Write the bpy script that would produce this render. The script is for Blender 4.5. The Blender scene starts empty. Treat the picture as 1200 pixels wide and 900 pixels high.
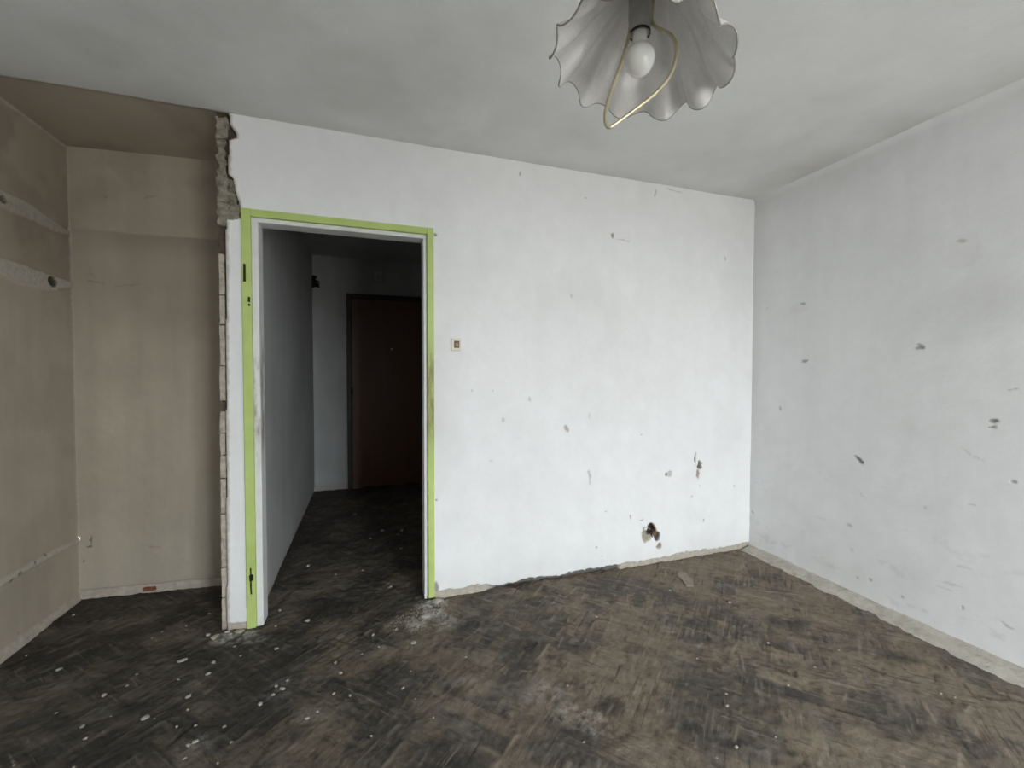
import bpy, bmesh, math, random
import numpy as np
from mathutils import Vector, Matrix, noise as mnoise

sc = bpy.context.scene
COL = sc.collection
random.seed(7)
RNG = np.random.RandomState(11)

# ------------------------------------------------------------------ camera
F_PX, YAW, PITCH, ROLL, CAM_H = 501.46, .3193, .0270, .0015, 1.2686
D, XR, XL, YA, H = 2.3706, 2.5925, -1.5625, 3.0103, 2.5     # room wall, right wall, left wall, alcove corner, ceiling
YF = -2.20                                                   # window wall behind the camera
YH = 4.95                                                    # end wall of the hallway
fw = np.array([math.sin(YAW) * math.cos(PITCH), math.cos(YAW) * math.cos(PITCH), -math.sin(PITCH)])
rt = np.array([math.cos(YAW), -math.sin(YAW), 0.0])
up = np.cross(rt, fw)
rt, up = rt * math.cos(ROLL) + up * math.sin(ROLL), up * math.cos(ROLL) - rt * math.sin(ROLL)
CAM = np.array([0, 0, CAM_H])
cd = bpy.data.cameras.new('camera')
cd.sensor_fit = 'HORIZONTAL'; cd.sensor_width = 36.0; cd.lens = F_PX / 1200 * 36
cd.clip_start = .02
cam = bpy.data.objects.new('camera', cd); COL.objects.link(cam)
m = Matrix(((rt[0], up[0], -fw[0], 0), (rt[1], up[1], -fw[1], 0), (rt[2], up[2], -fw[2], CAM_H), (0, 0, 0, 1)))
cam.matrix_world = m
sc.camera = cam

# ------------------------------------------------------------------ sky, window daylight, exposure
world = bpy.data.worlds.new('overcast_sky'); sc.world = world; world.use_nodes = True
wn = world.node_tree; wn.nodes.clear()
wo = wn.nodes.new('ShaderNodeOutputWorld'); bg = wn.nodes.new('ShaderNodeBackground')
tc = wn.nodes.new('ShaderNodeTexCoord'); sx = wn.nodes.new('ShaderNodeSeparateXYZ')
rp = wn.nodes.new('ShaderNodeValToRGB')
wn.links.new(tc.outputs['Generated'], sx.inputs[0])
mr = wn.nodes.new('ShaderNodeMapRange'); mr.inputs[1].default_value = -1; mr.inputs[2].default_value = 1
wn.links.new(sx.outputs['Z'], mr.inputs[0]); wn.links.new(mr.outputs[0], rp.inputs[0])
rp.color_ramp.elements[0].position = .485; rp.color_ramp.elements[0].color = (.36, .36, .35, 1)    # ground and houses outside
rp.color_ramp.elements[1].position = .52; rp.color_ramp.elements[1].color = (.92, .97, 1.0, 1)    # overcast sky
wn.links.new(rp.outputs[0], bg.inputs[0]); wn.links.new(bg.outputs[0], wo.inputs[0])
bg.inputs['Strength'].default_value = 9.0
WIN = [(0.90, 2.08, .12, 2.30)]          # window openings in the front wall: x0, x1, z0, z1
for i, (x0, x1, z0, z1) in enumerate(WIN):
    ld = bpy.data.lights.new('window_portal', 'AREA'); ld.shape = 'RECTANGLE'
    ld.size = x1 - x0; ld.size_y = z1 - z0; ld.cycles.is_portal = True
    lo = bpy.data.objects.new('window_portal', ld); COL.objects.link(lo)
    lo.location = ((x0 + x1) / 2, YF - .12, (z0 + z1) / 2)
    lo.rotation_euler = (math.pi / 2, 0, 0)          # -Z of the lamp points to +Y, into the room
sc.view_settings.view_transform = 'Standard'; sc.view_settings.look = 'None'
sc.view_settings.gamma = 1; sc.view_settings.use_curve_mapping = False
sc.view_settings.exposure = 1.80
try:
    sc.cycles.max_bounces = 10; sc.cycles.diffuse_bounces = 7; sc.cycles.transparent_max_bounces = 12
except Exception:
    pass

# ------------------------------------------------------------------ helpers
def ray(x, y): return fw + (x - 600) / F_PX * rt - (y - 450) / F_PX * up
def hit(x, y, ax, v):
    d = ray(x, y); return CAM + d * (v - CAM[ax]) / d[ax]
def at_depth(x, y, z): return CAM + ray(x, y) * z

TAB = RNG.rand(256, 256)
def vnoise(x, y):
    xi = np.floor(x).astype(int); yi = np.floor(y).astype(int)
    fx = x - xi; fy = y - yi
    fx = fx * fx * (3 - 2 * fx); fy = fy * fy * (3 - 2 * fy)
    a = TAB[xi % 256, yi % 256]; b = TAB[(xi + 1) % 256, yi % 256]
    c = TAB[xi % 256, (yi + 1) % 256]; d = TAB[(xi + 1) % 256, (yi + 1) % 256]
    return (a * (1 - fx) + b * fx) * (1 - fy) + (c * (1 - fx) + d * fx) * fy
def fbm(x, y, s, o=4, off=0.0):
    t = 0; a = .5; n = 0
    for k in range(o):
        t = t + a * vnoise(x * s + off + 17.3 * k, y * s + off * 1.7 + 9.1 * k); n += a; a *= .5; s *= 2.03
    return t / n
def sm(a, b, x):
    t = np.clip((x - a) / (b - a), 0, 1); return t * t * (3 - 2 * t)

def link(o, parent=None):
    COL.objects.link(o)
    if parent is not None: o.parent = parent
    return o
def struct(o): o['kind'] = 'structure'; return o
def tag(o, label, cat, group=None):
    o['label'] = label; o['category'] = cat
    if group: o['group'] = group
    return o
def empty(name, loc=(0, 0, 0)):
    o = bpy.data.objects.new(name, None); o.location = loc; o.empty_display_size = .05
    COL.objects.link(o); return o

def grid(name, U, V, fn, mat, keep=None, skirt=None, parent=None, flip=False):
    """surface over U x V; fn(u, v) -> (P[...,3], {attribute: array}); keep(uc, vc) -> quads kept; skirt = vector of the edge return"""
    u, v = np.meshgrid(U, V, indexing='ij')
    P, att = fn(u, v)
    nu, nv = u.shape
    idx = np.arange(nu * nv).reshape(nu, nv)
    q = np.stack([idx[:-1, :-1], idx[1:, :-1], idx[1:, 1:], idx[:-1, 1:]], -1)
    if keep is not None:
        uc = (u[:-1, :-1] + u[1:, 1:]) / 2; vc = (v[:-1, :-1] + v[1:, 1:]) / 2
        q = q[keep(uc, vc)]
    q = q.reshape(-1, 4)
    if flip: q = q[:, ::-1]
    P = P.reshape(-1, 3)
    A = {k: np.broadcast_to(a, u.shape).reshape(-1).astype(np.float32) for k, a in att.items()}
    used = np.zeros(len(P), bool); used[q.ravel()] = True
    remap = np.cumsum(used) - 1
    q = remap[q]; P = P[used]; A = {k: a[used] for k, a in A.items()}
    if skirt is not None:
        e = np.concatenate([q[:, [0, 1]], q[:, [1, 2]], q[:, [2, 3]], q[:, [3, 0]]])
        key = np.sort(e, 1); code = key[:, 0].astype(np.int64) * len(P) + key[:, 1]
        _, first, cnt = np.unique(code, return_index=True, return_counts=True)
        be = e[first[cnt == 1]]
        bv = np.unique(be); mp = np.full(len(P), -1); mp[bv] = np.arange(len(bv)) + len(P)
        P = np.concatenate([P, P[bv] + np.array(skirt)])
        A = {k: np.concatenate([a, a[bv]]) for k, a in A.items()}
        q = np.concatenate([q, np.stack([be[:, 1], be[:, 0], mp[be[:, 0]], mp[be[:, 1]]], -1)])
    me = bpy.data.meshes.new(name)
    me.vertices.add(len(P)); me.vertices.foreach_set('co', P.astype(np.float32).ravel())
    me.loops.add(q.size); me.loops.foreach_set('vertex_index', q.astype(np.int32).ravel())
    me.polygons.add(len(q))
    me.polygons.foreach_set('loop_start', np.arange(0, q.size, 4, dtype=np.int32))
    me.polygons.foreach_set('loop_total', np.full(len(q), 4, np.int32))
    me.update(calc_edges=True)
    me.polygons.foreach_set('use_smooth', np.ones(len(q), bool))
    for k, a in A.items():
        me.attributes.new(k, 'FLOAT', 'POINT').data.foreach_set('value', a)
    me.materials.append(mat)
    return link(bpy.data.objects.new(name, me), parent)

def from_bm(name, bm, mat, parent=None, smooth=False, loc=None):
    bmesh.ops.recalc_face_normals(bm, faces=bm.faces)
    me = bpy.data.meshes.new(name); bm.to_mesh(me); bm.free()
    if smooth:
        for p in me.polygons: p.use_smooth = True
    me.materials.append(mat)
    o = bpy.data.objects.new(name, me)
    if loc is not None: o.location = loc
    return link(o, parent)

def box_bm(x0, x1, y0, y1, z0, z1, bev=0.0, seg=2, bm=None):
    own = bm is None
    if own: bm = bmesh.new()
    g = bmesh.ops.create_cube(bm, size=1)
    for v in g['verts']:
        v.co = Vector(((x0 + x1) / 2 + v.co.x * (x1 - x0), (y0 + y1) / 2 + v.co.y * (y1 - y0), (z0 + z1) / 2 + v.co.z * (z1 - z0)))
    if bev > 0:
        ed = list({e for v in g['verts'] for e in v.link_edges})
        bmesh.ops.bevel(bm, geom=ed, offset=bev, segments=seg, affect='EDGES', profile=.5)
    return bm

def rough_box(name, x0, x1, y0, y1, z0, z1, mat, parent=None, amp=.01, step=.02, scale=25, seed=0.0):
    """a box cut into a fine lattice and knocked about: broken plaster, masonry"""
    bm = bmesh.new()
    bmesh.ops.create_cube(bm, size=1)
    for v in bm.verts:
        v.co = Vector(((x0 + x1) / 2 + v.co.x * (x1 - x0), (y0 + y1) / 2 + v.co.y * (y1 - y0), (z0 + z1) / 2 + v.co.z * (z1 - z0)))
    for ax, a, b in ((0, x0, x1), (1, y0, y1), (2, z0, z1)):
        n = max(1, int((b - a) / step))
        for k in range(1, n):
            no = [0, 0, 0]; no[ax] = 1; co = [0, 0, 0]; co[ax] = a + (b - a) * k / n
            bmesh.ops.bisect_plane(bm, geom=bm.verts[:] + bm.edges[:] + bm.faces[:], plane_co=co, plane_no=no)
    for v in bm.verts:
        p = v.co * scale + Vector((seed, seed * 2, seed * 3))
        v.co += Vector((mnoise.noise(p), mnoise.noise(p + Vector((31, 0, 0))), mnoise.noise(p + Vector((0, 57, 0))))) * amp
    return from_bm(name, bm, mat, parent)

def tube(name, pts, r, mat, parent=None, res=6, cyc=False, nurbs=True):
    cu = bpy.data.curves.new(name, 'CURVE'); cu.dimensions = '3D'; cu.bevel_depth = r; cu.bevel_resolution = res
    cu.use_fill_caps = True
    s = cu.splines.new('NURBS' if nurbs else 'POLY'); s.points.add(len(pts) - 1)
    for p, c in zip(s.points, pts): p.co = (c[0], c[1], c[2], 1)
    if nurbs: s.order_u = 3; s.use_endpoint_u = not cyc; s.resolution_u = 6
    s.use_cyclic_u = cyc
    tmp = bpy.data.objects.new('tmp', cu)
    COL.objects.link(tmp)
    me = bpy.data.meshes.new_from_object(tmp.evaluated_get(bpy.context.evaluated_depsgraph_get()))
    bpy.data.objects.remove(tmp); bpy.data.curves.remove(cu)
    me.name = name; me.materials.clear(); me.materials.append(mat)
    for p in me.polygons: p.use_smooth = True
    return link(bpy.data.objects.new(name, me), parent)

def lathe(name, prof, mat, parent=None, seg=32, loc=None, rot=None):
    bm = bmesh.new(); rings = []
    for r_, z in prof:
        if r_ < 1e-6: rings.append([bm.verts.new((0, 0, z))])
        else: rings.append([bm.verts.new((r_ * math.cos(2 * math.pi * k / seg), r_ * math.sin(2 * math.pi * k / seg), z)) for k in range(seg)])
    for a, b in zip(rings, rings[1:]):
        for k in range(seg):
            va = [a[0]] if len(a) == 1 else [a[k], a[(k + 1) % seg]]
            vb = [b[0]] if len(b) == 1 else [b[(k + 1) % seg], b[k]]
            f = va + vb
            if len(f) > 2: bm.faces.new(f)
    if rot is not None: bm.transform(rot)
    o = from_bm(name, bm, mat, parent, smooth=True)
    if loc is not None: o.location = loc
    return o

# ------------------------------------------------------------------ materials
class NT:
    def __init__(s, name):
        s.m = bpy.data.materials.new(name); s.m.use_nodes = True; s.t = s.m.node_tree
        s.b = s.t.nodes['Principled BSDF']; s.out = s.t.nodes['Material Output']
        s.tc = s.t.nodes.new('ShaderNodeTexCoord')
    def n(s, kind, **kw):
        x = s.t.nodes.new(kind)
        for k, v in kw.items(): setattr(x, k, v)
        return x
    def l(s, a, b): s.t.links.new(a, b)
    def noise(s, scale, detail=4, rough=.55, stretch=None, dist=0.0):
        t = s.n('ShaderNodeTexNoise'); t.inputs['Scale'].default_value = scale
        t.inputs['Detail'].default_value = detail; t.inputs['Roughness'].default_value = rough
        t.inputs['Distortion'].default_value = dist
        if stretch:
            mp = s.n('ShaderNodeMapping'); mp.inputs['Scale'].default_value = stretch
            s.l(s.tc.outputs['Object'], mp.inputs[0]); s.l(mp.outputs[0], t.inputs['Vector'])
        else: s.l(s.tc.outputs['Object'], t.inputs['Vector'])
        return t.outputs['Fac']
    def attr(s, name):
        a = s.n('ShaderNodeAttribute', attribute_name=name); return a.outputs['Fac']
    def ramp(s, x, a, b, lo=0.0, hi=1.0):
        r = s.n('ShaderNodeMapRange', clamp=True)
        for i, v in enumerate((a, b, lo, hi)): r.inputs[i + 1].default_value = v
        s.l(x, r.inputs[0]); return r.outputs[0]
    def math(s, op, a, b):
        q = s.n('ShaderNodeMath', operation=op)
        for i, v in enumerate((a, b)):
            if isinstance(v, (int, float)): q.inputs[i].default_value = v
            else: s.l(v, q.inputs[i])
        return q.outputs[0]
    def mix(s, f, a, b, mode='MIX'):
        q = s.n('ShaderNodeMix', data_type='RGBA', blend_type=mode)
        if isinstance(f, (int, float)): q.inputs[0].default_value = f
        else: s.l(f, q.inputs[0])
        for i, v in ((6, a), (7, b)):
            if isinstance(v, (tuple, list)): q.inputs[i].default_value = (*v[:3], 1)
            else: s.l(v, q.inputs[i])
        return q.outputs[2]
    def bump(s, h, strength, dist, prev=None):
        b = s.n('ShaderNodeBump'); b.inputs['Strength'].default_value = strength; b.inputs['Distance'].default_value = dist
        s.l(h, b.inputs['Height'])
        if prev is not None: s.l(prev, b.inputs['Normal'])
        return b.outputs[0]
    def fin(s, col, rough=.8, normal=None, spec=.3):
        if isinstance(col, (tuple, list)): s.b.inputs['Base Color'].default_value = (*col[:3], 1)
        else: s.l(col, s.b.inputs['Base Color'])
        if isinstance(rough, (int, float)): s.b.inputs['Roughness'].default_value = rough
        else: s.l(rough, s.b.inputs['Roughness'])
        s.b.inputs['Specular IOR Level'].default_value = spec
        if normal is not None: s.l(normal, s.b.inputs['Normal'])
        return s.m

def wall_mat(name, c1, c2, bare=(.50, .44, .36), dark=(.05, .045, .04), grime=(.40, .40, .37), streak=.06, grain=1.0):
    """painted plaster; masks: bare = paint gone, dark = gouges, grime = dirt films"""
    s = NT(name)
    big = s.ramp(s.noise(1.3, 5, .6), .35, .65)
    col = s.mix(big, c1, c2)
    roll = s.ramp(s.noise(1.0, 3, .6, (7, 7, .7)), .4, .7)
    col = s.mix(s.math('MULTIPLY', roll, streak), col, grime)
    spk = s.ramp(s.noise(38, 5, .7), .66, .80)
    col = s.mix(s.math('MULTIPLY', spk, .22), col, grime)
    med = s.ramp(s.noise(9, 6, .65), .35, .75)
    col = s.mix(s.math('MULTIPLY', med, .10), col, grime)
    col = s.mix(s.attr('grime'), col, grime)
    bn = s.mix(s.ramp(s.noise(45, 6, .7), .3, .7), bare, [c * .6 for c in bare])
    col = s.mix(s.attr('bare'), col, bn)
    col = s.mix(s.attr('dark'), col, dark)
    n1 = s.bump(s.noise(160, 3, .6), .25 * grain, .0015)
    n2 = s.bump(s.noise(14, 5, .6), .35, .006, n1)
    return s.fin(col, .88, n2, .2)

M = {}
M['white'] = wall_mat('white_limewash_wall', (.82, .825, .83), (.785, .79, .795), streak=.04)
M['right'] = wall_mat('grey_white_wall', (.84, .845, .85), (.80, .805, .81), streak=.08)
M['ceil'] = wall_mat('dull_white_ceiling', (.78, .79, .78), (.73, .74, .73), grime=(.48, .46, .42), streak=.03, grain=1.5)
M['beige'] = wall_mat('stained_beige_wall', (.48, .425, .345), (.40, .352, .282), bare=(.60, .57, .50), grime=(.26, .23, .18), streak=.25, grain=1.6)
M['beigeceil'] = wall_mat('brown_alcove_ceiling', (.50, .44, .36), (.43, .38, .31), grime=(.33, .28, .22), grain=1.4)
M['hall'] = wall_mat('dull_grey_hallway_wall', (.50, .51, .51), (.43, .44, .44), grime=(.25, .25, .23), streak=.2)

def floor_mat():
    s = NT('tarry_subfloor_with_parquet_imprints')
    tar = s.mix(s.ramp(s.noise(30, 6, .7), .3, .7), (.040, .035, .030), (.092, .081, .069))
    dust = s.mix(s.ramp(s.noise(22, 8, .75, None, .6), .3, .7), (.262, .212, .154), (.126, .100, .073))
    scr = s.ramp(s.noise(16, 8, .8, None, 1.5), .5, .72)
    dust = s.mix(s.math('MULTIPLY', scr, .55), dust, (.25, .22, .18))
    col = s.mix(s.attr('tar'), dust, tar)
    col = s.mix(s.math('MULTIPLY', s.attr('ridge'), s.ramp(s.noise(24, 5, .7), .38, .62, .15, .9)), col, (.24, .21, .175))
    col = s.mix(s.attr('tan'), col, (.27, .225, .16))
    col = s.mix(s.ramp(s.attr('streak'), .50, .72, 0, .65), col, (.24, .21, .175))
    col = s.mix(s.ramp(s.attr('streak'), .44, .28, 0, .65), col, (.035, .031, .027))
    def scratch(ang, seed):
        mp = s.n('ShaderNodeMapping'); mp.inputs['Rotation'].default_value = (0, 0, ang); mp.inputs['Location'].default_value = (seed, seed, 0)
        m2 = s.n('ShaderNodeMapping'); m2.inputs['Scale'].default_value = (5, 70, 1)
        s.l(s.tc.outputs['Object'], mp.inputs[0]); s.l(mp.outputs[0], m2.inputs[0])
        t = s.n('ShaderNodeTexNoise'); t.inputs['Scale'].default_value = 1; t.inputs['Detail'].default_value = 6; t.inputs['Roughness'].default_value = .65; t.inputs['Distortion'].default_value = .5
        s.l(m2.outputs[0], t.inputs['Vector']); return t.outputs['Fac']
    sel = s.ramp(s.noise(3.2, 3, .6), .46, .54)
    sa = s.n('ShaderNodeMix'); s.l(sel, sa.inputs[0]); s.l(scratch(.82, 0), sa.inputs[2]); s.l(scratch(-.72, 4), sa.inputs[3]); scr2 = sa.outputs[0]
    col = s.mix(s.ramp(scr2, .55, .68, 0, .55), col, (.30, .255, .20))
    col = s.mix(s.ramp(scr2, .44, .33, 0, .65), col, (.032, .028, .025))
    col = s.mix(s.attr('line'), col, (.32, .27, .21))
    col = s.mix(s.attr('cut'), col, (.022, .019, .017))
    left_dark = s.math('MULTIPLY', s.attr('left_dark'), s.ramp(s.noise(5, 5, .7), .3, .65, .25, .62))  # blotchy darker floor tone, stronger towards the left
    col = s.mix(left_dark, col, (.022, .018, .014))
    crum = s.ramp(s.noise(120, 4, .8), .60, .72)
    col = s.mix(s.math('MULTIPLY', crum, .35), col, (.035, .03, .027))
    pw = s.ramp(s.noise(95, 6, .8), .36, .60)
    col = s.mix(s.math('MULTIPLY', s.attr('powder'), pw), col, (.60, .58, .54))
    lt = s.ramp(s.noise(210, 3, .8), .74, .80)
    col = s.mix(s.math('MULTIPLY', lt, .5), col, (.34, .31, .27))
    n1 = s.bump(s.noise(170, 5, .75), .55, .004)
    n1 = s.bump(scr2, .8, .006, n1)
    n2 = s.bump(s.noise(38, 8, .75, None, .8), .75, .010, n1)
    rough = s.ramp(s.attr('tar'), 0, 1, .85, .62)
    return s.fin(col, rough, n2, .3)
M['floor'] = floor_mat()

def simple(name, col, rough=.5, var=.15, scale=30, metal=0.0, bump=.2, spec=.4):
    s = NT(name)
    c = s.mix(s.ramp(s.noise(scale, 5, .65), .3, .7), col, [x * (1 - var) for x in col])
    n = s.bump(s.noise(scale * 4, 3), bump, .001)
    s.fin(c, rough, n, spec); s.b.inputs['Metallic'].default_value = metal
    return s.m
def green_mat():
    s = NT('chipped_lime_green_paint')
    c = s.mix(s.ramp(s.noise(8, 5, .6), .35, .7), (.48, .59, .20), (.41, .525, .155))
    # hand grime at latch height on the jambs: a band with a shape of its own
    c = s.mix(s.math('MULTIPLY', s.attr('grime'), s.ramp(s.noise(30, 6, .7, (1, 1, .25)), .3, .6)), c, (.20, .17, .05))
    chip = s.ramp(s.noise(55, 6, .75), .68, .72)
    c = s.mix(s.math('MULTIPLY', chip, .6), c, (.55, .62, .35))
    c = s.mix(s.attr('dark'), c, (.02, .018, .015))
    return s.fin(c, .55, s.bump(s.noise(60, 5, .7), .35, .002), .4)
M['green'] = green_mat()
def jamb_mat():
    s = NT('worn_grey_white_jamb_paint')
    c = s.mix(s.ramp(s.noise(14, 5, .65), .3, .7), (.74, .745, .74), (.66, .665, .66))
    c = s.mix(s.math('MULTIPLY', s.attr('grime'), s.ramp(s.noise(22, 5, .7, (1, 1, .2)), .42, .58, 0, .75)), c, (.20, .14, .09))
    return s.fin(c, .55, s.bump(s.noise(60, 4), .3, .002), .4)
M['jamb'] = jamb_mat()
M['plaster'] = simple('broken_cream_plaster', (.56, .50, .42), .95, .45, 40, bump=.8, spec=.1)
M['masonry'] = simple('exposed_grey_masonry', (.36, .33, .27), .95, .6, 30, bump=1.0, spec=.1)
M['core'] = simple('dirty_brown_wall_core', (.13, .10, .08), .95, .5, 40, bump=1.0, spec=.1)
M['dustycream'] = simple('dusty_cream_skirting_plaster', (.50, .45, .385), .95, .35, 28, bump=.9, spec=.1)
M['chip'] = simple('white_plaster_crumb', (.50, .47, .42), .95, .25, 60, bump=.6, spec=.1)
M['switch'] = simple('yellowed_switch_plastic', (.70, .64, .52), .45, .15, 40)
M['brown'] = simple('brown_plastic', (.16, .10, .05), .5, .4, 90)
M['black'] = simple('black_rubber', (.012, .012, .012), .6, .3, 60)
M['iron'] = simple('dark_rusty_iron', (.05, .035, .025), .7, .5, 90, .5)
M['copper'] = simple('rusty_orange_wire', (.42, .20, .09), .6, .4, 90)
M['cable'] = simple('grey_cable', (.45, .41, .35), .6, .3, 90)
M['peep'] = simple('peephole_brass', (.75, .68, .5), .3, .1, 90, .8)
M['brass'] = simple('dull_cream_brass', (.62, .55, .38), .32, .35, 26, .55, .15)
M['socket'] = simple('grey_lamp_socket', (.40, .40, .38), .5, .2, 40)
M['pvc'] = simple('white_window_plastic', (.80, .80, .80), .4, .05, 20)
def wood():
    s = NT('dark_brown_door_veneer')
    g = s.noise(1, 6, .6, (45, 45, 1.4))
    c = s.mix(s.ramp(g, .35, .65), (.135, .060, .034), (.115, .050, .028))
    return s.fin(c, .42, s.bump(g, .12, .002), .45)
M['wood'] = wood()
M['doorframe'] = simple('almost_black_door_frame', (.035, .028, .024), .5, .3, 20)
def bulb_mat():
    s = NT('opal_bulb_glass')
    s.fin((.88, .88, .86), .18, None, .5); s.b.inputs['Subsurface Weight'].default_value = .15
    return s.m
M['bulb'] = bulb_mat()
def shade_mat():
    s = NT('seedy_frosted_glass')
    tr = s.n('ShaderNodeBsdfTranslucent'); df = s.n('ShaderNodeBsdfDiffuse'); gl = s.n('ShaderNodeBsdfGlossy'); tp = s.n('ShaderNodeBsdfTransparent')
    sp = s.ramp(s.noise(260, 3, .7), .5, .68)
    mt = s.ramp(s.noise(30, 4, .6), .35, .65)
    c = s.mix(sp, (.86, .85, .83), (.96, .95, .94)); c = s.mix(s.attr('rim'), c, (.36, .34, .30))
    s.l(c, df.inputs[0]); s.l(c, tr.inputs[0]); tp.inputs[0].default_value = (.93, .92, .90, 1)
    nb = s.bump(s.noise(260, 3, .7), .4, .002)
    gl.inputs['Roughness'].default_value = .22; s.l(nb, gl.inputs['Normal'])
    m1 = s.n('ShaderNodeMixShader'); m1.inputs[0].default_value = .14; s.l(df.outputs[0], m1.inputs[1]); s.l(tr.outputs[0], m1.inputs[2])
    m2 = s.n('ShaderNodeMixShader'); s.l(s.ramp(mt, 0, 1, .02, .11), m2.inputs[0]); s.l(m1.outputs[0], m2.inputs[1]); s.l(tp.outputs[0], m2.inputs[2])
    fr = s.n('ShaderNodeLayerWeight'); fr.inputs[0].default_value = .5; s.l(nb, fr.inputs['Normal'])
    m3 = s.n('ShaderNodeMixShader'); s.l(s.ramp(fr.outputs['Facing'], .35, 1, .15, .45), m3.inputs[0]); s.l(m2.outputs[0], m3.inputs[1]); s.l(gl.outputs[0], m3.inputs[2])
    s.l(m3.outputs[0], s.out.inputs[0]); return s.m
M['shade'] = shade_mat()
def pane_mat():
    s = NT('window_glass')
    tp = s.n('ShaderNodeBsdfTransparent'); gl = s.n('ShaderNodeBsdfGlossy'); gl.inputs['Roughness'].default_value = .02
    mx = s.n('ShaderNodeMixShader'); mx.inputs[0].default_value = .06
    s.l(tp.outputs[0], mx.inputs[1]); s.l(gl.outputs[0], mx.inputs[2]); s.l(mx.outputs[0], s.out.inputs[0]); return s.m
M['pane'] = pane_mat()

# ------------------------------------------------------------------ floor
BW, BN = .065, 5
def herring(x, y):
    u = (x + y) / math.sqrt(2) / BW + 400; v = (y - x) / math.sqrt(2) / BW + 400
    i = np.floor(u).astype(int); j = np.floor(v).astype(int)
    d = (i - j) % (2 * BN)
    hor = d < BN
    e = 2 * BN - 1 - d
    su = np.where(hor, i - d, i); sv = np.where(hor, j, j - e)
    lu = u - su; lv = v - sv
    Lu = np.where(hor, BN, 1); Lv = np.where(hor, 1, BN)
    edge = np.minimum(np.minimum(lu, Lu - lu), np.minimum(lv, Lv - lv)) * BW
    rnd = TAB[(su * 7 + sv * 3) % 256, (sv * 11 + su * 5) % 256]
    return edge, rnd, hor
# patches read off the photograph's floor: pixel x, y, radius along / across (m), angle, strength
def blobs(x, y, lst, plane_pt):
    t = np.zeros_like(x)
    for (px, py, a, b, ang, k) in lst:
        c = plane_pt(px, py); ca, sa = math.cos(ang), math.sin(ang)
        dx = x - c[0]; dy = y - c[1]
        q = ((dx * ca + dy * sa) / a) ** 2 + ((-dx * sa + dy * ca) / b) ** 2
        t = np.maximum(t, k * np.clip(1.35 - q, 0, 1))
    return t
Q = math.pi / 4
TARB = [(805, 735, .22, .12, -Q, 1), (705, 705, .12, .10, Q, .9), (960, 740, .26, .10, -Q, .8), (845, 865, .20, .05, -Q, 1), (905, 805, .20, .05, -Q, 1),
        (1040, 835, .16, .12, -Q, .8), (715, 825, .07, .05, 0, .7), (215, 780, .09, .07, 0, .8), (400, 700, .25, .15, 0, .7), (90, 770, .30, .12, Q, .8), (460, 850, .12, .09, 0, .7),
        (120, 860, .35, .2, Q, .7), (330, 780, .25, .12, Q, .7), (440, 745, .15, .05, -Q, .8), (1010, 760, .2, .06, -Q, .7), (210, 705, .3, .08, 0, .8), (840, 800, .1, .05, -Q, .7)]
TANB = [(928, 800, .12, .035, -Q, .75), (740, 795, .16, .03, -Q, .5), (935, 860, .18, .04, -Q, .55), (560, 805, .10, .06, 0, .35), (803, 678, .05, .035, Q, .1),
        (830, 745, .14, .03, -Q, .5), (600, 705, .22, .05, 0, .25), (700, 770, .08, .05, 0, .3), (1060, 750, .09, .05, 0, .35)]
POWB = [(511, 706, .06, .06, .3, 1), (503, 713, .06, .10, .5, 1), (494, 723, .05, .12, -.6, .9), (522, 728, .07, .08, 0, .55), (640, 812, .09, .06, 0, .36), (680, 842, .13, .06, -Q, .40), (330, 808, .07, .07, 0, .22), (229, 872, .06, .05, 0, .22),
        (275, 748, .10, .05, 0, .8), (300, 750, .06, .03, 0, .5), (362, 838, .06, .04, 0, .2), (870, 668, .12, .03, .5, .35)]
onf = lambda a, b: hit(a, b, 2, 0)
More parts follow.
